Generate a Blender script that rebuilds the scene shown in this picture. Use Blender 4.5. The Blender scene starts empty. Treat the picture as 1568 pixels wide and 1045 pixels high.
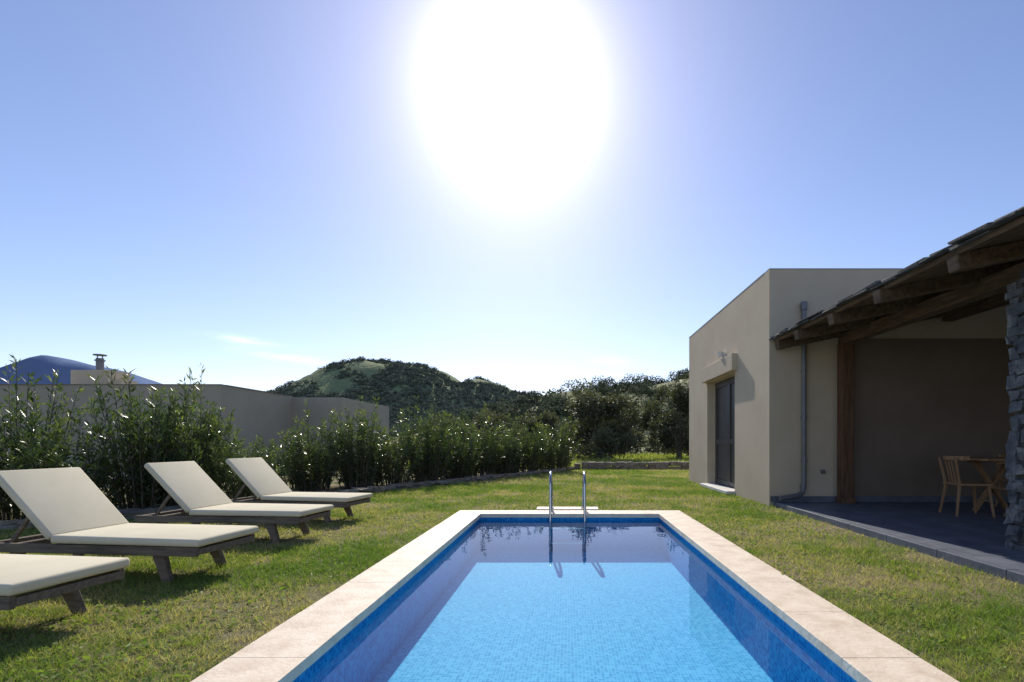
import bpy, math, random
import numpy as np
from mathutils import Vector, Matrix
random.seed(7); rng=np.random.default_rng(7)
S=bpy.context.scene
H0=1.1; F=784.0
# ------------------------------------------------------------------ helpers
def newmat(name):
    m=bpy.data.materials.new(name); m.use_nodes=True
    nt=m.node_tree; nt.nodes.clear()
    out=nt.nodes.new('ShaderNodeOutputMaterial')
    return m,nt,out
def N(nt,t,**kw):
    n=nt.nodes.new(t)
    for k,v in kw.items(): setattr(n,k,v)
    return n
def ramp(nt,stops):
    r=nt.nodes.new('ShaderNodeValToRGB'); e=r.color_ramp.elements
    e[0].position=stops[0][0]; e[0].color=(*stops[0][1],1)
    e[1].position=stops[-1][0]; e[1].color=(*stops[-1][1],1)
    for p,c in stops[1:-1]:
        x=e.new(p); x.color=(*c,1)
    return r
def noisemat(name,c1,c2,scale=4,rough=.8,bump=.2,bscale=60,stretch=(1,1,1),c3=None,metal=0,spec=.3,bdist=.01):
    m,nt,out=newmat(name); L=nt.links.new
    tc=N(nt,'ShaderNodeTexCoord'); mp=N(nt,'ShaderNodeMapping'); mp.inputs['Scale'].default_value=stretch
    L(tc.outputs['Object'],mp.inputs[0])
    n1=N(nt,'ShaderNodeTexNoise'); n1.inputs['Scale'].default_value=scale; n1.inputs['Detail'].default_value=8; n1.inputs['Roughness'].default_value=.65
    L(mp.outputs[0],n1.inputs['Vector'])
    st=[(.3,c1),(.7,c2)] if c3 is None else [(.3,c1),(.52,c3),(.72,c2)]
    r=ramp(nt,st); L(n1.outputs['Fac'],r.inputs[0])
    p=N(nt,'ShaderNodeBsdfPrincipled'); p.inputs['Roughness'].default_value=rough; p.inputs['Metallic'].default_value=metal
    p.inputs['Specular IOR Level'].default_value=spec
    L(r.outputs[0],p.inputs['Base Color'])
    n2=N(nt,'ShaderNodeTexNoise'); n2.inputs['Scale'].default_value=bscale; n2.inputs['Detail'].default_value=6
    L(mp.outputs[0],n2.inputs['Vector'])
    b=N(nt,'ShaderNodeBump'); b.inputs['Strength'].default_value=bump; b.inputs['Distance'].default_value=bdist
    L(n2.outputs['Fac'],b.inputs['Height']); L(b.outputs[0],p.inputs['Normal'])
    L(p.outputs[0],out.inputs[0]); return m
def leafmat(name,stops,rough=.45,trans=.35,spec=.5,tcol=(1.2,1.25,.5)):
    m,nt,out=newmat(name); L=nt.links.new
    a=N(nt,'ShaderNodeAttribute',attribute_name='tint'); r=ramp(nt,stops); L(a.outputs['Fac'],r.inputs[0])
    p=N(nt,'ShaderNodeBsdfPrincipled'); p.inputs['Roughness'].default_value=rough; p.inputs['Specular IOR Level'].default_value=spec
    L(r.outputs[0],p.inputs['Base Color'])
    if trans<=0: L(p.outputs[0],out.inputs[0]); return m
    t=N(nt,'ShaderNodeBsdfTranslucent'); mx=N(nt,'ShaderNodeMix',data_type='RGBA',blend_type='MULTIPLY'); mx.inputs[0].default_value=1
    L(r.outputs[0],mx.inputs[6]); mx.inputs[7].default_value=(*tcol,1); L(mx.outputs[2],t.inputs[0])
    s=N(nt,'ShaderNodeMixShader'); s.inputs[0].default_value=trans
    L(p.outputs[0],s.inputs[1]); L(t.outputs[0],s.inputs[2]); L(s.outputs[0],out.inputs[0]); return m
def empty(name,loc=(0,0,0)):
    e=bpy.data.objects.new(name,None); S.collection.objects.link(e); e.location=loc; e.empty_display_size=.2; return e
class MB:
    def __init__(s): s.v=[]; s.f=[]; 
    def box(s,c,d,M=None,jit=0):
        b=len(s.v)
        for x,y,z in [(-1,-1,-1),(1,-1,-1),(1,1,-1),(-1,1,-1),(-1,-1,1),(1,-1,1),(1,1,1),(-1,1,1)]:
            p=Vector((x*d[0]/2+random.uniform(-jit,jit),y*d[1]/2+random.uniform(-jit,jit),z*d[2]/2+random.uniform(-jit,jit)))
            if M is not None: p=M@p
            s.v.append(tuple(p+Vector(c)))
        for q in [(0,3,2,1),(4,5,6,7),(0,1,5,4),(1,2,6,5),(2,3,7,6),(3,0,4,7)]: s.f.append(tuple(b+i for i in q))
    def beam(s,p1,p2,w,h,up=(0,0,1),w2=None,h2=None):
        p1=Vector(p1);p2=Vector(p2);d=(p2-p1).normalized();u=Vector(up);sd=d.cross(u).normalized();u=sd.cross(d).normalized()
        w2=w2 or w;h2=h2 or h;b=len(s.v)
        for p,ww,hh in((p1,w,h),(p2,w2,h2)):
            for a,c in((-1,-1),(1,-1),(1,1),(-1,1)): s.v.append(tuple(p+sd*a*ww/2+u*c*hh/2))
        for q in [(0,1,2,3),(7,6,5,4),(0,4,5,1),(1,5,6,2),(2,6,7,3),(3,7,4,0)]: s.f.append(tuple(b+i for i in q))
    def tube(s,pts,rs,n=8,cap=True):
        pts=[Vector(p) for p in pts]
        if not hasattr(rs,'__len__'): rs=[rs]*len(pts)
        b0=len(s.v); ref=Vector((.123,.9,.31)).normalized()
        for i,p in enumerate(pts):
            d=(pts[min(i+1,len(pts)-1)]-pts[max(i-1,0)]).normalized()
            a=d.cross(ref).normalized(); c=d.cross(a)
            for k in range(n):
                t=2*math.pi*k/n; s.v.append(tuple(p+(a*math.cos(t)+c*math.sin(t))*rs[i]))
        for i in range(len(pts)-1):
            for k in range(n):
                k2=(k+1)%n; s.f.append((b0+i*n+k,b0+i*n+k2,b0+(i+1)*n+k2,b0+(i+1)*n+k))
        if cap:
            s.f.append(tuple(b0+k for k in range(n))); s.f.append(tuple(b0+(len(pts)-1)*n+k for k in reversed(range(n))))
    def obj(s,name,mat,parent=None,bevel=0,smooth=False,seg=2):
        me=bpy.data.meshes.new(name); me.from_pydata(s.v,[],s.f); me.update()
        o=bpy.data.objects.new(name,me); S.collection.objects.link(o); me.materials.append(mat)
        if parent: o.parent=parent
        if bevel:
            m=o.modifiers.new('bevel','BEVEL'); m.width=bevel; m.segments=seg; m.limit_method='ANGLE'
        if smooth:
            for p in me.polygons: p.use_smooth=True
        return o
def polymesh(name,V,k,mat,tint=None,parent=None):
    n=V.shape[0]; me=bpy.data.meshes.new(name)
    me.vertices.add(n*k); me.vertices.foreach_set('co',V.reshape(-1).astype(np.float32))
    me.loops.add(n*k); me.loops.foreach_set('vertex_index',np.arange(n*k,dtype=np.int32))
    me.polygons.add(n); me.polygons.foreach_set('loop_start',(np.arange(n)*k).astype(np.int32))
    me.polygons.foreach_set('loop_total',np.full(n,k,dtype=np.int32))
    me.update(calc_edges=True)
    if tint is not None:
        a=me.attributes.new('tint','FLOAT','POINT'); a.data.foreach_set('value',np.repeat(tint,k).astype(np.float32))
    me.materials.append(mat)
    o=bpy.data.objects.new(name,me); S.collection.objects.link(o)
    if parent: o.parent=parent
    return o
def unit(a): return a/np.maximum(np.linalg.norm(a,axis=-1,keepdims=True),1e-9)
def leaves(P,D,Ln,Wd):
    r=unit(rng.normal(size=P.shape)); sd=unit(np.cross(D,r))
    Ln=Ln[:,None];Wd=Wd[:,None]
    nrm=np.cross(sd,D)
    a=P; b=P+D*Ln*.45+sd*Wd/2+nrm*Wd*.15; c=P+D*Ln; d=P+D*Ln*.45-sd*Wd/2+nrm*Wd*.15
    return np.stack([a,b,c,d],1)
def vnoise(x,y,sc,seed=0):
    g=np.random.default_rng(seed).random((256,256))
    X=x*sc;Y=y*sc;xi=np.floor(X).astype(int);yi=np.floor(Y).astype(int);fx=X-xi;fy=Y-yi
    fx=fx*fx*(3-2*fx);fy=fy*fy*(3-2*fy)
    a=g[xi%256,yi%256];b=g[(xi+1)%256,yi%256];c=g[xi%256,(yi+1)%256];d=g[(xi+1)%256,(yi+1)%256]
    return (a*(1-fx)+b*fx)*(1-fy)+(c*(1-fx)+d*fx)*fy
# ------------------------------------------------------------------ camera
cam=bpy.data.cameras.new('camera'); co=bpy.data.objects.new('camera',cam); S.collection.objects.link(co); S.camera=co
co.location=(0,0,H0); co.rotation_euler=(math.pi/2,0,0); cam.lens=18; cam.sensor_width=36
cam.shift_x=-85/1568; cam.shift_y=154.5/1568; cam.clip_end=20000; cam.clip_start=.05
# ------------------------------------------------------------------ light
sd=Vector((-84/784,1,547/784)).normalized()
el=math.asin(sd.z); az=math.atan2(sd.x,sd.y)
sl=bpy.data.lights.new('sun','SUN'); so=bpy.data.objects.new('sun',sl); S.collection.objects.link(so)
sl.energy=5.0; sl.angle=math.radians(.5); sl.color=(1,.93,.82)
so.rotation_euler=(-sd).to_track_quat('-Z','Y').to_euler(); so.location=(0,0,30)
w=bpy.data.worlds.new('World'); S.world=w; w.use_nodes=True; nt=w.node_tree; nt.nodes.clear(); L=nt.links.new
wo=N(nt,'ShaderNodeOutputWorld'); sky=N(nt,'ShaderNodeTexSky',sky_type='NISHITA'); sky.sun_disc=False
sky.sun_elevation=el; sky.sun_rotation=az; sky.dust_density=.25; sky.air_density=1.0; sky.ozone_density=4.0
bg=N(nt,'ShaderNodeBackground'); bg.inputs[1].default_value=.15
tn=N(nt,'ShaderNodeMix',data_type='RGBA',blend_type='MULTIPLY'); tn.inputs[0].default_value=1; tn.inputs[7].default_value=(1.13,.97,1.0,1)
L(sky.outputs[0],tn.inputs[6]); L(tn.outputs[2],bg.inputs[0])
tc=N(nt,'ShaderNodeTexCoord')
dt=N(nt,'ShaderNodeVectorMath',operation='DOT_PRODUCT'); nm=N(nt,'ShaderNodeVectorMath',operation='NORMALIZE')
L(tc.outputs['Generated'],nm.inputs[0]); L(nm.outputs[0],dt.inputs[0]); dt.inputs[1].default_value=sd
def M(op,a,b=None,c=None):
    n=N(nt,'ShaderNodeMath',operation=op)
    for i,x in enumerate((a,b,c)):
        if x is None: continue
        if isinstance(x,(int,float)): n.inputs[i].default_value=x
        else: L(x,n.inputs[i])
    return n.outputs[0]
dm=M('MAXIMUM',dt.outputs['Value'],0.0)
glow=M('ADD',M('MULTIPLY',M('POWER',dm,150.0),1.25),M('MULTIPLY',M('POWER',dm,26.0),.15))
bg2=N(nt,'ShaderNodeBackground'); bg2.inputs[0].default_value=(1,.985,.96,1); L(glow,bg2.inputs[1])
sp=N(nt,'ShaderNodeSeparateXYZ'); L(nm.outputs[0],sp.inputs[0])
yy=M('MAXIMUM',sp.outputs[1],.05); U=M('DIVIDE',sp.outputs[0],yy); V_=M('DIVIDE',sp.outputs[2],yy)
cmb=N(nt,'ShaderNodeCombineXYZ'); L(U,cmb.inputs[0]); L(V_,cmb.inputs[1])
mpn=N(nt,'ShaderNodeMapping'); mpn.inputs['Scale'].default_value=(9,60,1); mpn.inputs['Rotation'].default_value=(0,0,.08); L(cmb.outputs[0],mpn.inputs[0])
cn=N(nt,'ShaderNodeTexNoise'); cn.inputs['Scale'].default_value=1.0; cn.inputs['Detail'].default_value=7; L(mpn.outputs[0],cn.inputs['Vector'])
cs=None
for px,py,wx,wy,a in [(375,521,42,5,1.3),(465,552,50,6,1.0),(930,551,35,8,.5),(380,537,30,6,.5),(640,575,60,5,.25)]:
    u0=(px-869)/F; v0=(677-py)/F
    vv=M('ADD',M('SUBTRACT',V_,v0),M('MULTIPLY',M('SUBTRACT',U,u0),.13))
    e=M('ADD',M('POWER',M('ABSOLUTE',M('DIVIDE',M('SUBTRACT',U,u0),wx/F)),2.0),M('POWER',M('ABSOLUTE',M('DIVIDE',vv,wy/F)),2.0))
    g=M('MULTIPLY',M('EXPONENT',M('MULTIPLY',e,-1.0)),a); cs=g if cs is None else M('ADD',cs,g)
cl=M('MULTIPLY',cs,M('MULTIPLY',M('MAXIMUM',M('SUBTRACT',cn.outputs['Fac'],.33),0.0),1.1))
bg3=N(nt,'ShaderNodeBackground'); bg3.inputs[0].default_value=(1,1,1,1); L(cl,bg3.inputs[1])
a1=N(nt,'ShaderNodeAddShader'); a2=N(nt,'ShaderNodeAddShader'); L(bg.outputs[0],a1.inputs[0]); L(bg2.outputs[0],a1.inputs[1])
L(a1.outputs[0],a2.inputs[0]); L(bg3.outputs[0],a2.inputs[1]); L(a2.outputs[0],wo.inputs[0])
S.view_settings.view_transform='Standard'
# ------------------------------------------------------------------ materials
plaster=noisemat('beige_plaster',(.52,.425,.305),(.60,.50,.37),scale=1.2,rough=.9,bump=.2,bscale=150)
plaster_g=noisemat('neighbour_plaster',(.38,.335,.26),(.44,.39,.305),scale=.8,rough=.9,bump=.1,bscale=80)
plaster_shade=noisemat('shaded_terrace_plaster',(.19,.145,.11),(.24,.185,.145),scale=1.2,rough=.9,bump=.15,bscale=150)  # villa plaster darkened, roof shade put into the colour
stone_m=noisemat('travertine',(.60,.47,.34),(.84,.72,.57),scale=6,rough=.6,bump=.35,bscale=40,c3=(.76,.63,.48))
rock_m=noisemat('grey_stone',(.05,.055,.065),(.30,.29,.28),scale=6,rough=.9,bump=.8,bscale=25,c3=(.12,.125,.135))
mortar=noisemat('mortar',(.07,.068,.065),(.14,.135,.125),scale=10,rough=.95)
drock=noisemat('rubble_stone',(.14,.125,.10),(.36,.32,.26),scale=5,rough=.95,bump=.6,bscale=25,c3=(.23,.20,.16))
slate=noisemat('slate_slab',(.05,.052,.055),(.2,.19,.175),scale=6,rough=.85,bump=.5,bscale=30,c3=(.10,.10,.10))
slatefloor=noisemat('slate_floor',(.085,.095,.125),(.17,.185,.22),scale=3,rough=.5,bump=.3,bscale=20)
timber=noisemat('dark_timber',(.06,.038,.025),(.20,.13,.08),scale=3,rough=.75,bump=.5,bscale=14,stretch=(6,1,6))
timberv=noisemat('post_timber',(.07,.036,.02),(.20,.11,.06),scale=3,rough=.7,bump=.5,bscale=14,stretch=(8,8,1))
teak=noisemat('weathered_teak',(.10,.082,.065),(.25,.205,.16),scale=3,rough=.8,bump=.4,bscale=16,stretch=(1,8,8))
oak=noisemat('light_wood',(.28,.15,.07),(.42,.25,.13),scale=4,rough=.5,bump=.1,bscale=20,stretch=(6,1,1))
fabric=noisemat('beige_fabric',(.66,.60,.43),(.74,.67,.50),scale=3,rough=.95,bump=.25,bscale=400,bdist=.002)
steel=noisemat('stainless_steel',(.42,.43,.45),(.52,.53,.55),scale=3,rough=.22,bump=0,metal=1)
greymetal=noisemat('grey_pipe',(.16,.165,.17),(.22,.22,.23),scale=3,rough=.45,bump=.03,metal=.3)
doorm=noisemat('grey_door_paint',(.065,.062,.062),(.09,.085,.08),scale=3,rough=.4,bump=.05)
whitem=noisemat('white_marble',(.62,.6,.56),(.78,.76,.72),scale=3,rough=.5,bump=.05)
bark=noisemat('bark',(.07,.055,.04),(.2,.17,.13),scale=6,rough=.95,bump=.8,bscale=15,stretch=(3,3,1),bdist=.03)
def mosaic(name,cols,grout,size=.027,rough=.7):
    m,nt,out=newmat(name); L=nt.links.new
    g=N(nt,'ShaderNodeNewGeometry')
    def vm(op,a,b=None):
        n=N(nt,'ShaderNodeVectorMath',operation=op); L(a,n.inputs[0])
        if b is not None: n.inputs[1].default_value=b
        return n.outputs[0]
    off=vm('ADD',g.outputs['Position'],(.0031,.0031,.0031)); sc=vm('SCALE',off); sc.node.inputs['Scale'].default_value=1/size
    fl=vm('FLOOR',sc); fr=vm('FRACTION',sc)
    wn=N(nt,'ShaderNodeTexWhiteNoise'); L(fl,wn.inputs['Vector'])
    r=ramp(nt,cols); L(wn.outputs['Value'],r.inputs[0])
    d=vm('ABSOLUTE',vm('SUBTRACT',fr,(.5,.5,.5)))
    na=vm('ABSOLUTE',g.outputs['Normal'])
    na2=N(nt,'ShaderNodeVectorMath',operation='SUBTRACT'); na2.inputs[0].default_value=(1,1,1); L(na,na2.inputs[1])
    mu=N(nt,'ShaderNodeVectorMath',operation='MULTIPLY'); L(d,mu.inputs[0]); L(na2.outputs[0],mu.inputs[1])
    s=N(nt,'ShaderNodeSeparateXYZ'); L(mu.outputs[0],s.inputs[0])
    m1=N(nt,'ShaderNodeMath',operation='MAXIMUM'); L(s.outputs[0],m1.inputs[0]); L(s.outputs[1],m1.inputs[1])
    m2=N(nt,'ShaderNodeMath',operation='MAXIMUM'); L(m1.outputs[0],m2.inputs[0]); L(s.outputs[2],m2.inputs[1])
    gt=N(nt,'ShaderNodeMath',operation='GREATER_THAN'); L(m2.outputs[0],gt.inputs[0]); gt.inputs[1].default_value=.455
    mx=N(nt,'ShaderNodeMix',data_type='RGBA'); L(gt.outputs[0],mx.inputs[0]); L(r.outputs[0],mx.inputs[6]); mx.inputs[7].default_value=(*grout,1)
    p=N(nt,'ShaderNodeBsdfPrincipled'); p.inputs['Roughness'].default_value=rough; p.inputs['Specular IOR Level'].default_value=.05; L(mx.outputs[2],p.inputs['Base Color']); L(p.outputs[0],out.inputs[0]); return m
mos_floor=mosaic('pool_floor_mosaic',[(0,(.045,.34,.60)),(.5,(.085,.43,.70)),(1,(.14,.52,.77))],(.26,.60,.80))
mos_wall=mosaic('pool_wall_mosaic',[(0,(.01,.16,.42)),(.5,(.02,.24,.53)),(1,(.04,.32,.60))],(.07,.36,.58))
m,nt,out=newmat('pool_water'); L=nt.links.new
tr=N(nt,'ShaderNodeBsdfTransparent'); tr.inputs[0].default_value=(.80,.95,.99,1)
gl=N(nt,'ShaderNodeBsdfGlossy'); gl.inputs['Roughness'].default_value=0.0
tcw=N(nt,'ShaderNodeTexCoord'); nw=N(nt,'ShaderNodeTexNoise'); nw.inputs['Scale'].default_value=2.2; nw.inputs['Detail'].default_value=3
L(tcw.outputs['Object'],nw.inputs['Vector']); bw=N(nt,'ShaderNodeBump'); bw.inputs['Strength'].default_value=.12; bw.inputs['Distance'].default_value=.02
L(nw.outputs['Fac'],bw.inputs['Height']); L(bw.outputs[0],gl.inputs['Normal'])
lw=N(nt,'ShaderNodeLayerWeight'); lw.inputs['Blend'].default_value=.5
pw=N(nt,'ShaderNodeMath',operation='POWER'); L(lw.outputs['Facing'],pw.inputs[0]); pw.inputs[1].default_value=5.0
fm=N(nt,'ShaderNodeMath',operation='MULTIPLY_ADD'); L(pw.outputs[0],fm.inputs[0]); fm.inputs[1].default_value=.9; fm.inputs[2].default_value=.02
ms=N(nt,'ShaderNodeMixShader'); L(fm.outputs[0],ms.inputs[0]); L(tr.outputs[0],ms.inputs[1]); L(gl.outputs[0],ms.inputs[2]); L(ms.outputs[0],out.inputs[0]); water_m=m
m,nt,out=newmat('lawn_ground'); L=nt.links.new
g=N(nt,'ShaderNodeNewGeometry')
n1=N(nt,'ShaderNodeTexNoise'); n1.inputs['Scale'].default_value=1.1; n1.inputs['Detail'].default_value=8; L(g.outputs['Position'],n1.inputs['Vector'])
n2=N(nt,'ShaderNodeTexNoise'); n2.inputs['Scale'].default_value=35; n2.inputs['Detail'].default_value=8; n2.inputs['Roughness'].default_value=.7; L(g.outputs['Position'],n2.inputs['Vector'])
r1=ramp(nt,[(.35,(.16,.185,.06)),(.62,(.34,.28,.165))]); L(n1.outputs['Fac'],r1.inputs[0])
r2=ramp(nt,[(.3,(.3,.3,.3)),(.7,(1.3,1.3,1.3))]); L(n2.outputs['Fac'],r2.inputs[0])
mx=N(nt,'ShaderNodeMix',data_type='RGBA',blend_type='MULTIPLY'); mx.inputs[0].default_value=1; L(r1.outputs[0],mx.inputs[6]); L(r2.outputs[0],mx.inputs[7])
p=N(nt,'ShaderNodeBsdfPrincipled'); p.inputs['Roughness'].default_value=.95; p.inputs['Specular IOR Level'].default_value=.1; L(mx.outputs[2],p.inputs['Base Color'])
b=N(nt,'ShaderNodeBump'); b.inputs['Strength'].default_value=.8; b.inputs['Distance'].default_value=.03; L(n2.outputs['Fac'],b.inputs['Height']); L(b.outputs[0],p.inputs['Normal'])
L(p.outputs[0],out.inputs[0]); ground_m=m
# ------------------------------------------------------------------ ground sheet with hole
GZ=-.03
xs=[-9000,-1.5,1.6,9000]; ys=[-3000,.7,8.02,9000]
V=[(x,y,GZ) for y in ys for x in xs]; Fc=[(j*4+i,j*4+i+1,j*4+i+5,j*4+i+4) for j in range(3) for i in range(3) if not(i==1 and j==1)]
me=bpy.data.meshes.new('ground'); me.from_pydata(V,[],Fc); me.materials.append(ground_m); S.collection.objects.link(bpy.data.objects.new('ground',me))
# ------------------------------------------------------------------ pool
X0,X1,Y0,Y1=-1.33,1.40,.9,7.84; CW=.40; D=.56
pool=empty('swimming_pool')
mb=MB(); t=.12; a,b_,c,d=X0-.025,X1+.025,Y0-.025,Y1+.025
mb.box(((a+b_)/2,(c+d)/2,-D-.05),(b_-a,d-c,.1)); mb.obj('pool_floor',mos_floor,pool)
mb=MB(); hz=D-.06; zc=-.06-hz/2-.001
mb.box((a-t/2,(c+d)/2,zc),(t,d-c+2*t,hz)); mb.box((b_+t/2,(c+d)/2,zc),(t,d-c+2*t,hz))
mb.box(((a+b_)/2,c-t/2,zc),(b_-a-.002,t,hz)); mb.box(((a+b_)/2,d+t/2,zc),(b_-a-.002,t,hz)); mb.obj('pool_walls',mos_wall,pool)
me=bpy.data.meshes.new('water'); me.from_pydata([(a-.01,c-.01,-.10),(b_+.01,c-.01,-.10),(b_+.01,d+.01,-.10),(a-.01,d+.01,-.10)],[],[(0,1,2,3)]); me.materials.append(water_m)
wobj=bpy.data.objects.new('water',me); S.collection.objects.link(wobj); wobj.parent=pool
mb=MB()
def slabs(axis,lo,hi,fixed,n):
    st=(hi-lo)/n
    for i in range(n):
        cc=lo+st*(i+.5); dz=random.uniform(-.001,.001)
        if axis=='y': mb.box((fixed,cc,-.03+dz),(CW,st-.001,.06))
        else: mb.box((cc,fixed,-.03+dz),(st-.001,CW,.06))
slabs('y',Y0-CW,Y1+CW,X0-CW/2,11); slabs('y',Y0-CW,Y1+CW,X1+CW/2,11)
slabs('x',X0+.001,X1-.001,Y1+CW/2,4); slabs('x',X0+.001,X1-.001,Y0-CW/2,4)
mb.box((.0,Y1+CW+.16,-.012),(1.0,.3,.06))
mb.obj('coping',stone_m,pool,bevel=.0025)
# ladder
lad=empty('pool_ladder')
mb=MB()
for x in(-.262,.262):
    pts=[(x,8.36,-.02),(x,8.36,.45)]+[(x,8.36-.27*(1-math.cos(q)),.45+.17*math.sin(q)) for q in np.linspace(.2,math.pi-.2,9)]+[(x,7.82,.45),(x,7.78,.0),(x,7.74,-.3),(x,7.74,-.54)]
    mb.tube(pts,.021,12)
mb.obj('rails',steel,lad,smooth=True)
mb=MB()
for z in(-.2,-.42): mb.box((0,7.73,z),(.5,.09,.025))
for x in(-.262,.262): mb.tube([(x,8.36,-.0),(x,8.36,.035)],.045,16)
mb.obj('steps_and_flanges',steel,lad,bevel=.005)
# ------------------------------------------------------------------ loungers
def lounger(ox,oy,ang=173,back=.53):
    E=empty('sun_lounger',(ox,oy,GZ)); E.rotation_euler=(0,0,math.radians(ang))
    f=MB(); W=.66
    for s in(-1,1):
        f.beam((.02,s*(W/2-.03),.265),(2.0,s*(W/2-.03),.255),.035,.075)
        f.beam((.40,s*(W/2-.075),.24),(.30,s*(W/2-.055),0),.05,.10,up=(1,0,0),w2=.045,h2=.065)
        f.beam((1.70,s*(W/2-.075),.24),(1.82,s*(W/2-.055),0),.05,.10,up=(1,0,0),w2=.045,h2=.065)
        f.beam((1.30,s*(W/2-.08),.29),(1.84,s*(W/2-.08),.29+back),.035,.05)
    for x in(.04,.40,1.28,1.72,1.98): f.box((x,0,.262),(.05,W-.095,.05))
    for x in np.arange(.12,1.28,.085): f.box((x,0,.293),(.06,W-.10,.016))
    bx=Vector((.54,0,back)).normalized()
    for k in np.arange(.06,.74,.085):
        p=Vector((1.30,0,.305))+bx*k; f.beam(p+Vector((0,-W/2+.05,0)),p+Vector((0,W/2-.05,0)),.06,.016,up=(-bx.z,0,bx.x))
    for s in(-1,1): f.beam((1.62,s*.2,.29+back*.55),(1.86,s*.2,.27),.025,.035)
    f.obj('frame',teak,E,bevel=.006)
    c=MB(); c.box((.655,0,.338),(1.33,W+.01,.062),jit=.004); o=c.obj('seat_cushion',fabric,E,bevel=.022,seg=4,smooth=True)
    n=Vector((-bx.z,0,bx.x))
    c=MB(); p0=Vector((1.325,0,.345)); c.beam(p0+bx*.0,p0+bx*.76,W+.01,.062,up=n); c.obj('back_cushion',fabric,E,bevel=.022,seg=4,smooth=True)
for ox,oy,an in[(-2.93,3.05,173),(-2.85,4.32,173),(-2.90,5.93,174),(-2.97,7.32,171)]: lounger(ox,oy,an)
# ------------------------------------------------------------------ villa
villa=empty('plaster_villa'); BX,BY,BT,BB=3.54,8.98,4.13,14.9; EX=9.5
mb=MB()
dy0,dy1,dz0,dz1=10.84,12.97,.05,2.58; T=.25
mb.box((BX+T/2,(BY+dy0)/2,BT/2-.05),(T,dy0-BY,BT+.1)); mb.box((BX+T/2,(dy1+BB)/2,BT/2-.05),(T,BB-dy1,BT+.1))
mb.box((BX+T/2,(dy0+dy1)/2,(dz1+BT)/2),(T,dy1-dy0,BT-dz1)); mb.box((BX+T/2,(dy0+dy1)/2,-.05),(T,dy1-dy0,.1))
mb.box(((BX+T+EX)/2,BY+T/2,BT/2-.05),(EX-BX-T,T,BT+.1)); mb.box(((BX+T+EX)/2,BB-T/2,BT/2-.05),(EX-BX-T,T,BT+.1))
mb.box((EX+T/2,(BY+BB)/2,BT/2-.05),(T,BB-BY,BT+.1)); mb.box(((BX+T+EX)/2,(BY+BB)/2,BT-.25),(EX-BX-T,BB-BY-2*T,.2))
mb.obj('walls',plaster,villa)
mb=MB(); mb.box((BX+.004+(EX-BX)/2,BY+.12,BT+.007),(EX-BX+.01,.25,.012)); mb.box((BX+.12,(BY+BB)/2+.125,BT+.007),(.25,BB-BY-.26,.012)); mb.obj('parapet_cap',greymetal,villa)
mb=MB(); mb.box((BX-.05,(dy0+dy1)/2,2.78),(.12,dy1-dy0+.3,.36)); mb.obj('door_lintel',plaster,villa,bevel=.01)
mb=MB(); dm_=(dy0+dy1)/2; xx=BX+.225
for y0,y1 in((dy0,dm_),(dm_,dy1)):
    mb.box((xx,y0+.05,1.31),(.05,.09,2.52)); mb.box((xx,y1-.05,1.31),(.05,.09,2.52))
    for z in(.12,1.1,2.5): mb.box((xx+.002,(y0+y1)/2,z),(.046,y1-y0-.18,.12))
mb.obj('door_frame',doorm,villa,bevel=.004)
mb=MB(); mb.box((BX+.24,dm_,1.31),(.01,dy1-dy0,2.52)); mb.obj('door_panel',doorm,villa)
mb=MB(); mb.box((BX-.0,dm_,.02),(.36,dy1-dy0+.02,.07)); mb.obj('door_threshold',whitem,villa,bevel=.006)
mb=MB(); mb.box((BX-.03,11.5,3.03),(.05,.12,.14)); mb.tube([(BX-.10,11.5,3.0),(BX-.10,11.5,3.12)],[.05,.06],12); mb.obj('wall_lamp',whitem,villa,bevel=.005)
mb=MB(); mb.box((6.66,BY-.012,1.46),(3.50,.02,2.9)); mb.obj('terrace_shade_sheet',plaster_shade,villa)  # thin dark sheet over the villa wall, paints in the shade under the roof
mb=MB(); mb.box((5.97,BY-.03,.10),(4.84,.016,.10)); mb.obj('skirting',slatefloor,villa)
mb=MB(); mb.box((10.7,4.4,1.8),(4.6,9.1,3.7)); mb.obj('main_house_walls',plaster_shade,villa)  # unseen house body on the right, stops light leaking onto the terrace
mb=MB(); tx0,tx1=3.60,8.4
ny=14; nx=8
for j in range(ny):
    for i in range(nx):
        wx=(tx1-tx0-.12)/nx; wy=(BY-.3-(.2))/ny
        mb.box((tx0+.12+wx*(i+.5),.2+wy*(j+.5)+.28,.0),(wx-.006,wy-.006,.10))
mb.obj('terrace_tiles',slatefloor,villa,bevel=.003)
mb=MB(); mb.box(((tx0+tx1)/2+.05,4.6,-.035),(tx1-tx0-.1,8.7,.14)); mb.obj('terrace_base',mortar,villa)
mb=MB()
for j in range(11):
    mb.box((tx0+.058,.25+.79*(j+.5),-.0),(.116,.785,.104))
mb.obj('terrace_edge',slatefloor,villa,bevel=.006)
mb=MB(); px=4.12
mb.tube([(px,BY-.06,3.52),(px,BY-.06,.32),(px-.03,BY-.07,.22),(px-.12,BY-.10,.17),(3.66,BY-.14,.12)],.04,12)
mb.tube([(px,BY-.06,3.40),(px,BY-.06,3.54)],.055,12); mb.tube([(px,BY-.05,3.46),(px,BY+.02,3.46)],.045,12)
for z in(.75,1.5,2.3): mb.tube([(px,BY-.06,z),(px,BY-.06,z+.05)],.05,12)
mb.tube([(px-.01,BY-.06,.28),(px-.01,BY-.06,.36)],.052,12)
mb.obj('downpipe',greymetal,villa,smooth=False)
mb=MB(); mb.box((4.47,BY-.02,.58),(.07,.03,.07)); mb.tube([(4.47,BY-.03,.58),(4.47,BY-.09,.57)],.014,8); mb.obj('garden_tap',greymetal,villa)
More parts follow.
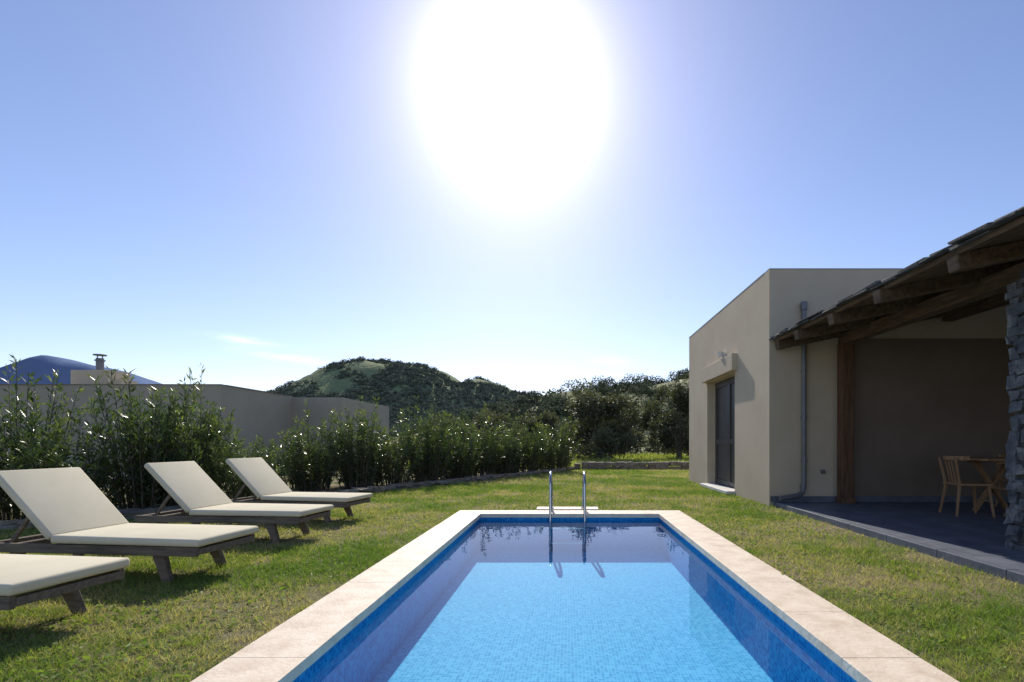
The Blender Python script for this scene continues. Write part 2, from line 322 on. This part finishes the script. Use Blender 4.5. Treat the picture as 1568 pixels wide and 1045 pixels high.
def rubble(mb,x0,x1,y0,y1,z0,z1,hmin,hmax,wmin,wmax,jit):
    for (ax,fix,lo,hi,sgn) in (('x',y0,x0,x1,-1),('x',y1,x0,x1,1),('y',x0,y0,y1,-1),('y',x1,y0,y1,1)):
        z=z0
        while z<z1-.02:
            h=min(random.uniform(hmin,hmax),z1-z); p=lo-random.uniform(0,wmin*.4)
            while p<hi:
                wd=random.uniform(wmin,wmax); e=min(p+wd,hi+.01); th=.10; pr=random.uniform(-.025,.02)
                if e-p>.03:
                    hh=h*random.uniform(.75,1.05); dz=random.uniform(-.015,.015)
                    Mr=Matrix.Rotation(random.uniform(-.12,.12),3,'Y' if ax=='x' else 'X')
                    if ax=='x': mb.box(((p+e)/2,fix+sgn*pr-sgn*th/2,z+hh/2+dz),(e-p-.018,th,hh-.014),M=Mr,jit=jit)
                    else: mb.box((fix+sgn*pr-sgn*th/2,(p+e)/2,z+hh/2+dz),(th,e-p-.018,hh-.014),M=Mr,jit=jit)
                p=e
            z+=h
mb=MB(); rubble(mb,4.36,5.0,4.40,5.06,-.0,2.68,.07,.19,.09,.30,.018); mb.obj('stone_pillar',rock_m,villa,bevel=.02,seg=3)
mb=MB(); mb.box((4.68,4.73,1.32),(.58,.60,2.72)); mb.box((4.75,4.73,2.735),(.7,.5,.09)); mb.obj('pillar_core',mortar,villa)
mb=MB(); mb.box((4.80,BY-.14,1.42),(.20,.18,2.76),jit=.006); mb.box((4.80,BY-.14,.09),(.25,.22,.1)); mb.obj('timber_post',timberv,villa,bevel=.012)
mb=MB()
mb.beam((4.80,1.2,2.87),(4.80,8.9,2.87),.2,.18); mb.beam((6.6,1.2,3.28),(6.6,8.9,3.28),.2,.18)
sl_=.2
for y in [1.3,2.5,3.7,4.8,5.9,6.98,8.0,8.85]:
    dj=random.uniform(-.04,.04)
    mb.beam((3.58+dj,y,2.77),(8.3,y,2.77+4.7*sl_),.14,.15)
mb.beam((3.66,1.2,2.875),(3.66,8.93,2.875),.12,.06,up=(-sl_,0,1))
mb.obj('roof_beams',timber,villa,bevel=.012)
mb=MB(); mb.beam((3.64,5.06,2.873),(8.3,5.06,2.873+4.66*sl_),7.8,.03); mb.obj('roof_boards',timber,villa)
mb=MB()
r=0; x=3.56
while x<8.3:
    y=1.1
    while y<8.95:
        wy=min(random.uniform(.22,.5),8.97-y)
        Mx=Matrix.Rotation(-math.atan(sl_)+.05+random.uniform(-.03,.03),3,'Y')@Matrix.Rotation(random.uniform(-.06,.06),3,'Z')
        mb.box((x+.2+random.uniform(-.06,.03),y+wy/2,2.918+(x+.2-3.64)*sl_+random.uniform(-.006,.014)),(.44,wy-.008,.026),M=Mx,jit=.011)
        y+=wy
    if r==0:
        y=1.1
        while y<8.95:
            wy=min(random.uniform(.22,.5),8.97-y)
            mb.box((x+.16+random.uniform(-.05,.04),y+wy/2,2.90+(x+.2-3.64)*sl_+.0),(.4,wy-.01,.02),M=Matrix.Rotation(-math.atan(sl_),3,'Y'),jit=.008); y+=wy
    x+=.27; r+=1
mb.obj('slate_roof',slate,villa,bevel=.004,seg=1)
# ------------------------------------------------------------------ table and chairs
tb=empty('dining_table',(6.36,7.45,.05)); mb=MB()
mb.box((.0,0,.80),(1.15,.8,.035)); 
for s in(-1,1):
    mb.beam((-.22,s*.28,.78),(.30,s*.28,.0),.05,.07,up=(0,1,0)); mb.beam((.30,s*.281,.78),(-.22,s*.281,.0),.045,.07,up=(0,1,0))
    mb.beam((-.35,s*.28,.765),(.35,s*.28,.765),.05,.04)
mb.beam((0,-.28,.37),(0,.28,.37),.04,.04)
mb.obj('table_body',oak,tb,bevel=.005)
def chair(x,y,rot):
    E=empty('wooden_chair',(x,y,.05)); E.rotation_euler=(0,0,rot); mb=MB()
    for sx in(-1,1):
        mb.beam((sx*.17,-.17,.44),(sx*.21,-.22,0),.035,.035,w2=.025,h2=.025,up=(0,1,0))
        mb.beam((sx*.17,.19,.44),(sx*.22,.25,0),.035,.035,w2=.025,h2=.025,up=(0,1,0)); mb.beam((sx*.18,.19,.44),(sx*.21,.26,.82),.03,.03,up=(0,1,0))
    mb.box((0,0,.45),(.44,.42,.03))
    pts=[(.26*math.sin(q),.26-.20*(1-math.cos(q))-.0,.82) for q in np.linspace(-1.35,1.35,11)]
    for p,q in zip(pts[:-1],pts[1:]): mb.beam(p,q,.03,.06)
    for k in(-.07,0,.07): mb.beam((k,.18,.45),(k*1.1,.25,.81),.018,.018,up=(0,1,0))
    mb.beam((-.19,-.19,.22),(.19,-.19,.22),.02,.02); mb.obj('chair_body',oak,E,bevel=.004)
chair(5.74,7.35,math.radians(80)); chair(7.15,8.05,math.radians(-5))
# ------------------------------------------------------------------ neighbours
nb=empty('neighbour_house'); mb=MB()
mb.box((-21.5,19.2,1.45),(20,4.4,3.1)); mb.obj('walls',plaster_g,nb)
mb=MB(); mb.box((-14.4,24.2,1.43),(10.0,5.6-.01,3.06)); mb.obj('rear_walls',plaster_g,nb)
mb=MB(); mb.box((-21.5,17.05,3.008),(20.05,.2,.014)); mb.box((-11.55,19.2,3.01),(.2,4.0,.014)); mb.obj('parapet_cap',greymetal,nb)
mb=MB(); mb.box((-17.3,19,3.35),(1.4,.9,.72)); mb.box((-16.5,19,3.2),(.5,.7,.35)); mb.obj('chimney_base',plaster,nb)
mb=MB(); mb.tube([(-17.35,19,3.6),(-17.35,19,4.2)],.12,14)
for s in np.linspace(0,2*math.pi,5)[:-1]: mb.beam((-17.35+.1*math.cos(s),19+.1*math.sin(s),4.15),(-17.35+.1*math.cos(s),19+.1*math.sin(s),4.32),.02,.02,up=(1,0,0))
mb.tube([(-17.35,19,4.30),(-17.35,19,4.34)],.2,14); mb.tube([(-17.35,19,4.1),(-17.35,19,4.14)],.16,14)
mb.obj('chimney_pipe',greymetal,nb)
# ------------------------------------------------------------------ vegetation
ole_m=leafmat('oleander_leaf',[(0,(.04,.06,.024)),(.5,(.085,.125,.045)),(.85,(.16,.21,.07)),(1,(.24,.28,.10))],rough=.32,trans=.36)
olive_m=leafmat('olive_leaf',[(0,(.05,.058,.033)),(.5,(.11,.12,.065)),(1,(.22,.22,.12))],rough=.6,trans=.2)
scrub_m=leafmat('scrub_leaf',[(0,(.07,.08,.05)),(.5,(.13,.145,.08)),(1,(.24,.25,.14))],rough=.9,trans=0,spec=.1)
far_m=leafmat('far_scrub_leaf',[(0,(.10,.12,.105)),(.5,(.15,.17,.13)),(1,(.22,.24,.17))],rough=.9,trans=0,spec=.1)  # paler and greyer, distance haze mixed into the leaf colours
grass_m=leafmat('grass_blade',[(0,(.52,.45,.26)),(.3,(.41,.40,.17)),(.5,(.26,.33,.085)),(1,(.15,.25,.05))],rough=.6,trans=.45,spec=.25,tcol=(1.15,1.2,.5))
def oleander(Hh,R,ns,nl,seed):
    rg=np.random.default_rng(seed); P=[];Dd=[];Tt=[];mb=MB()
    for i in range(ns):
        a=rg.uniform(0,2*math.pi); rr=R*math.sqrt(rg.uniform(0,1)); ln=Hh*(rg.uniform(.45,.88) if rg.random()<.85 else rg.uniform(.9,1.08))*(1-.28*(rr/R)**2)
        b0=np.array([.45*rr*math.cos(a),.45*rr*math.sin(a),0]); tip=np.array([rr*math.cos(a),rr*math.sin(a),ln])
        mid=(b0+tip)/2+np.array([-.05*math.cos(a)*rr,-.05*math.sin(a)*rr,.06*ln])
        t=1-rg.uniform(0,1,nl)**1.15*.92; t=np.clip(t,.08,1)[:,None]
        p=(1-t)**2*b0+2*t*(1-t)*mid+t*t*tip
        tg=unit(2*(1-t)*(mid-b0)+2*t*(tip-mid))
        rd=unit(np.cross(tg,rg.normal(size=p.shape)))
        d=unit(rd*rg.uniform(.5,1.0,(nl,1))+tg*rg.uniform(.3,1.1,(nl,1))+np.array([0,0,-.08]))
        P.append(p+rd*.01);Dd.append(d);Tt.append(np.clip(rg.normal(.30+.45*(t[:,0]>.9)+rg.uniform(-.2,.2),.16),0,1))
        mb.tube([tuple((1-s)**2*b0+2*s*(1-s)*mid+s*s*tip) for s in(0,.3,.6,.98)],[.012,.009,.006,.003],4,cap=False)
    P=np.concatenate(P);Dd=np.concatenate(Dd);Tt=np.concatenate(Tt); n=len(P)
    V=leaves(P,Dd,rg.uniform(.08,.15,n),rg.uniform(.018,.030,n))
    return V,Tt,mb
variants=[]
for k in range(5):
    V,T_,mb=oleander(2.1,.95,72,70,100+k)
    o=polymesh('tmp',V,4,ole_m,T_); me=o.data; bpy.data.objects.remove(o)
    so_=mb.obj('tmp2',bark); ms_=so_.data; bpy.data.objects.remove(so_); variants.append((me,ms_))
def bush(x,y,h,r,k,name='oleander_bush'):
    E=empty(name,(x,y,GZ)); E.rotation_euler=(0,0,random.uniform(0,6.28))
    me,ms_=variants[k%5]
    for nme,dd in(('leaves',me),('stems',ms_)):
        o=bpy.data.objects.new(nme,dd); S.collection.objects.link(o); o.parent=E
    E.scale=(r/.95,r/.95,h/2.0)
hp=[(-9.3,5.6,1.3,1.0),(-8.35,6.5,1.6,.85),(-8.05,7.5,2.3,.8),(-7.2,7.3,1.5,.8),(-6.75,8.2,2.4,.85),(-6.15,8.5,2.15,.75),(-6.9,9.2,2.0,.9),(-5.55,8.8,1.2,.55),(-7.6,10.2,1.4,.8),
(-6.5,10.6,1.35,.6),(-5.75,11.6,1.85,.75),(-5.05,12.3,2.15,.85),(-4.5,13.2,1.7,.85),(-3.9,14.2,2.25,.95),(-3.3,15.2,1.7,.95),(-2.8,16.2,2.15,1.0),(-2.1,17.1,1.5,.9),(-1.6,18.0,2.1,.95),(-1.0,19.0,1.6,.9),(-.4,20.0,2.25,.95),(-5.4,13.4,1.7,1.0),(-4.3,15.4,1.8,1.0),
(-9.3,7.2,1.5,.9),(-3.4,16.8,1.8,1.0),(-2.3,18.6,1.8,1.0),(-6.6,12.6,1.5,.9)]
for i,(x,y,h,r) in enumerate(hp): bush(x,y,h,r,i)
path=[(-9.5,4.6),(-7.2,6.7),(-5.6,8.4),(-4.9,10.3),(-4.0,12.2),(-2.6,15.0),(-1.1,17.9),(.3,20.9)]
def lowwall(mb,path,h):
    for (xa,ya),(xb,yb) in zip(path[:-1],path[1:]):
        Ls=math.hypot(xb-xa,yb-ya); ang=math.atan2(yb-ya,xb-xa); p=0
        while p<Ls:
            wd=random.uniform(.15,.4)
            for cz in (0,1):
                t=(p+wd/2)/Ls; hh=h/2*random.uniform(.8,1.15)
                mb.box((xa+(xb-xa)*t+random.uniform(-.04,.04),ya+(yb-ya)*t+random.uniform(-.04,.04),GZ+h/2*cz+hh/2-.01),(wd*1.02,.28*random.uniform(.8,1.1),hh),M=Matrix.Rotation(ang+random.uniform(-.1,.1),3,'Z'),jit=.025)
            p+=wd
mb=MB(); lowwall(mb,path,.13); mb.obj('stone_edging',drock,None,bevel=.02)
mb=MB(); lowwall(mb,[(.3,21.0),(4,21.1),(8,21.2),(14,21.6)],.30); mb.obj('low_stone_wall',drock,None,bevel=.025)
def tree(name,x,y,h,r,nleaf,seed,mat,lf=.13,z=GZ,th=.28):
    rg=np.random.default_rng(seed); E=empty(name,(x,y,z)); mb=MB()
    hb=h*th; lean=rg.uniform(-.2,.2,2)
    mb.tube([(0,0,-.2),(lean[0]*.3,lean[1]*.3,hb*.5),(lean[0],lean[1],hb)],[.045*h,.036*h,.03*h],8)
    cl=[]
    for i in range(22):
        a=2*math.pi*i/22*3+rg.uniform(-.4,.4); zz=h*rg.uniform(.12,.88)
        rr=r*rg.uniform(.3,.95)*math.sqrt(max(.08,1-((zz-h*.42)/(h*.6))**2))
        e=(rr*math.cos(a),rr*math.sin(a),zz); m_=(e[0]*.45+lean[0],e[1]*.45+lean[1],hb+(zz-hb)*.55)
        mb.tube([(lean[0],lean[1],hb*.9),m_,e],[.02*h,.012*h,.004*h],6,cap=False); cl.append((np.array(e),r*rg.uniform(.2,.42)))
    cl.append((np.array([0,0,h*.5]),r*.5)); cl.append((np.array([r*.15,0,h*.78]),r*.3))
    mb.obj('trunk_and_limbs',bark,E)
    P=[];T=[];Dd=[]
    per=nleaf//len(cl)
    for c,cr in cl:
        ct=rg.uniform(-.15,.2)
        for j in range(14):
            u=unit(rg.normal(size=3)); cc=c+u*cr*rg.uniform(.4,1.15)*np.array([1,1,.85]); q=rg.normal(size=(per//14,3))*cr*.2
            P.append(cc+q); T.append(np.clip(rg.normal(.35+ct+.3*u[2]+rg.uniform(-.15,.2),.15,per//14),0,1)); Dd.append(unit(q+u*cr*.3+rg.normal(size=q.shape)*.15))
    P=np.concatenate(P);T=np.concatenate(T);Dd=np.concatenate(Dd); P[:,2]=np.maximum(P[:,2],.1)
    n=len(P); V=leaves(P,Dd,rg.uniform(.7,1.4,n)*lf,rg.uniform(.3,.5,n)*lf); polymesh('crown',V,4,mat,T,E)
tree('olive_tree',2.0,31,4.1,2.5,17000,1,olive_m,.20,th=.15)
tree('olive_tree',7.0,32,4.9,2.1,15000,2,olive_m,.20,th=.15)
tree('olive_tree',-4.6,33,3.0,1.9,9000,3,olive_m,.20,th=.15)
tree('olive_tree',-1.9,38,3.2,2.0,9000,4,olive_m,.22,th=.15)
tree('olive_tree',-8.2,36,2.7,2.0,8000,5,olive_m,.22,th=.15)
tree('olive_tree',5.0,48,3.0,2.0,9000,6,olive_m,.24,th=.15)
tree('olive_tree',10.5,35,4.6,2.8,9000,8,olive_m,.22,th=.15)
def prof(pts,Y): 
    a=np.array(pts,float); return (a[:,0]-869)*Y/F,(677-a[:,1])*Y/F
def hill(name,pts,Y,wf,wb,mat,nz,x0,x1,y0,y1,nx,ny,ns,seed):
    hx,hz=prof(pts,Y)
    def zf(x,y):
        wv=np.where(y<Y,wf,wb); b=np.exp(-((y-Y)/wv)**2)
        h=np.interp(x,hx,hz)
        n=(vnoise(x,y,ns,seed)-.5)*1+(vnoise(x,y,ns*2.3,seed+1)-.5)*.5+(vnoise(x,y,ns*5,seed+2)-.5)*.25
        return h*b+n*nz*np.minimum(1,h*b/(nz*2+.01))-.6
    X,Yy=np.meshgrid(np.linspace(x0,x1,nx),np.linspace(y0,y1,ny)); Z=zf(X,Yy)
    V=np.stack([X,Yy,Z],-1).reshape(-1,3); idx=np.arange(nx*ny).reshape(ny,nx)
    Fq=np.stack([idx[:-1,:-1],idx[:-1,1:],idx[1:,1:],idx[1:,:-1]],-1).reshape(-1,4)
    me=bpy.data.meshes.new(name); me.from_pydata(V.tolist(),[],Fq.tolist()); me.materials.append(mat)
    for p in me.polygons: p.use_smooth=True
    o=bpy.data.objects.new(name,me); S.collection.objects.link(o); return zf
hillm=noisemat('scrub_hillside',(.15,.165,.08),(.38,.35,.21),scale=.06,rough=.95,bump=.5,bscale=.6,c3=(.27,.28,.13),spec=.05,bdist=1)
hillm2=noisemat('far_hillside',(.16,.19,.11),(.33,.34,.21),scale=.025,rough=.95,bump=.6,bscale=.3,c3=(.24,.28,.14),spec=.05,bdist=2)  # lightened ground colour carries the haze of distance
mtm=noisemat('hazy_mountain',(.15,.205,.33),(.20,.255,.39),scale=.004,rough=1,bump=.5,bscale=.02,spec=0,bdist=12)  # blue base colour stands in for aerial haze
zr=hill('hill',[(500,677),(640,658),(700,646),(760,630),(795,612),(815,601),(850,594),(900,588),(960,585),(1010,580),(1055,568),(1200,560),(1500,590),(1900,677)],140,45,80,hillm,2.6,-75,200,45,300,160,120,.05,21)
zm=hill('hill',[(300,677),(400,632),(440,614),(470,593),(500,581),(530,565),(560,555),(590,549),(640,557),(670,565),(700,584),(715,585),(740,575),(765,584),(800,601),(860,614),(960,640),(1100,677)],420,110,200,hillm2,8.0,-400,160,180,900,200,120,.022,31)
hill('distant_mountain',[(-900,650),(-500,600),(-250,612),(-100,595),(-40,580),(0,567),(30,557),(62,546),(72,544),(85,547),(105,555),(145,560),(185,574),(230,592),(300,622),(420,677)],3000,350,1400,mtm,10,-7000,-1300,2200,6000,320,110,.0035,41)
def mass(name,cnt,sampler,zf,smin,smax,q,lsz,mat,seed,flat=.7,dens=None):
    rg=np.random.default_rng(seed); x,y=sampler(rg,cnt)
    if dens:
        k=vnoise(x+900,y+900,dens[0],seed)*.6+vnoise(x+900,y+900,dens[0]*3,seed+3)*.4; ok=k>dens[1]; x,y=x[ok],y[ok]
    z=zf(x,y) if zf else np.full(len(x),GZ)
    s=smin+(smax-smin)*rg.uniform(0,1,len(x))**1.8; tt=rg.uniform(.0,.8,len(x))
    u=unit(rg.normal(size=(len(x),q,3))); rad=rg.uniform(.5,1.05,(len(x),q,1)); pos=u*rad*np.array([1,1,flat])*s[:,None,None]/2
    P=(np.stack([x,y,z],-1)[:,None,:]+pos+np.array([0,0,1])*(s*flat*.42)[:,None,None])
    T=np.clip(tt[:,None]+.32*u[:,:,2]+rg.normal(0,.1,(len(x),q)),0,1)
    P=P.reshape(-1,3);T=T.reshape(-1);Dd=unit(u.reshape(-1,3)*.6+rg.normal(size=P.shape)*.6); n=len(P)
    V=leaves(P,Dd,rg.uniform(.6,1.4,n)*lsz,rg.uniform(.45,.9,n)*lsz); polymesh(name,V,4,mat,T)
def s1(rg,n):
    y=rg.uniform(80,150,n); return rg.uniform(-.28,.42,n)*y,y
mass('hillside_trees',900,s1,zr,1.4,4.6,110,.5,scrub_m,51,.75,(.045,.50))
def s2(rg,n):
    y=rg.uniform(44,75,n); return rg.uniform(-.35,.35,n)*y,y
mass('valley_trees',60,s2,zr,1.6,3.0,420,.26,olive_m,52)
def s3(rg,n):
    y=rg.uniform(240,430,n); return rg.uniform(-.62,.12,n)*y,y
mass('far_hillside_scrub',6500,s3,zm,1.4,5.2,30,1.2,far_m,53,.55,(.02,.41))
def s4(rg,n):
    x=rg.uniform(-9,50,n); return x,rg.normal(139,2,n)
mass('ridge_trees',30,s4,zr,2.5,6.5,260,.45,scrub_m,57,.85)
# ------------------------------------------------------------------ grass
def grass():
    P=[];
    for (ya,yb,xa,xb,den) in [(1.6,3.5,-6,4,8500),(3.5,5.5,-8,4,5200),(5.5,8.5,-9,4,2900),(8.5,13,-8,3.6,1700),(13,21,-5,9,800)]:
        n=int((yb-ya)*(xb-xa)*den); P.append(np.stack([rng.uniform(xa,xb,n),rng.uniform(ya,yb,n)],-1))
    P=np.concatenate(P); x,y=P[:,0],P[:,1]
    ok=~((x>X0-CW-.0)&(x<X1+CW)&(y<Y1+CW))&~((x>3.58)&(y<BY+.1))&~((x>3.52)&(y>BY)&(y<BB))
    ok&=~((np.abs(x)<.5)&(y<Y1+CW+.31)&(y>8))
    ok&=x>np.interp(y,[4.6,6.7,8.4,12.2,20.9],[-9.5,-7.2,-5.6,-4.0,.3])
    pn=vnoise(x+50,y+50,.9,5)*.45+vnoise(x+50,y+50,2.7,6)*.3+vnoise(x+50,y+50,8,7)*.25
    pn=pn-.14*np.clip((x-2.6)/1.0,0,1)*(y<9)
    cl_=vnoise(x+50,y+50,14,8)
    ok&=(rng.random(len(x))<np.clip(1.9*pn*(.35+1.2*cl_),.12,1))
    edge=(x>3.15)&(x<3.58)&(y<9)&(rng.random(len(x))<.55); ok&=~edge
    x,y,pn,cl_=x[ok],y[ok],pn[ok],cl_[ok]; n=len(x); dist=np.sqrt(x*x+y*y)
    th=rng.uniform(0,2*math.pi,n); hgt=rng.uniform(.015,.05,n)*(.35+.7*pn+.8*cl_); ln=rng.uniform(.2,1.3,n)
    wd=np.maximum(.0045,dist*.0011)*rng.uniform(.7,1.5,n)
    b=np.stack([x,y,np.full(n,GZ-.003)],-1); th2=rng.uniform(0,2*math.pi,n); s=np.stack([np.cos(th2),np.sin(th2),np.zeros(n)],-1)*wd[:,None]/2
    tip=b+np.stack([np.cos(th)*hgt*ln,np.sin(th)*hgt*ln,hgt],-1)
    V=np.stack([b-s,b+s,tip],1); T=np.clip((pn-.5)*2.4+.52+rng.normal(0,.24,n),0,1); polymesh('lawn_grass',V,3,grass_m,T)
    m=34000; x=rng.uniform(-7.5,3.9,m); y=2+8*rng.random(m)**1.4; q=vnoise(x+9,y+9,1.5,15)*.6+vnoise(x+9,y+9,6,16)*.4
    ok=(q>.5)&~((x>X0-CW-.0)&(x<X1+CW)&(y<Y1+CW+.3))&~((x>3.5))&(x>np.interp(y,[4.6,6.7,8.4,12.2],[-9.5,-7.2,-5.6,-4.0])); x,y=x[ok],y[ok]; n=len(x)
    P=np.stack([x,y,GZ+rng.uniform(.005,.03,n)],-1); Dd=unit(np.stack([rng.normal(size=n),rng.normal(size=n),rng.uniform(-.1,.5,n)],-1))
    V=leaves(P,Dd,rng.uniform(.02,.05,n),rng.uniform(.012,.022,n)); polymesh('lawn_weeds',V,4,grass_m,np.clip(rng.normal(.78,.15,n),0,1))
grass()
n=60000; x=rng.uniform(-8,16,n); y=rng.uniform(21.4,45,n); hgt=rng.uniform(.05,.3,n)*vnoise(x+40,y,.6,9)*1.6; th=rng.uniform(0,6.28,n)
b=np.stack([x,y,np.full(n,GZ)],-1); s=np.stack([np.cos(th),np.sin(th),0*th],-1)*.03
V=np.stack([b-s,b+s,b+np.stack([rng.normal(0,.06,n),rng.normal(0,.06,n),hgt],-1)],1); polymesh('wild_grass',V,3,grass_m,np.clip(rng.normal(.45,.2,n),0,1))
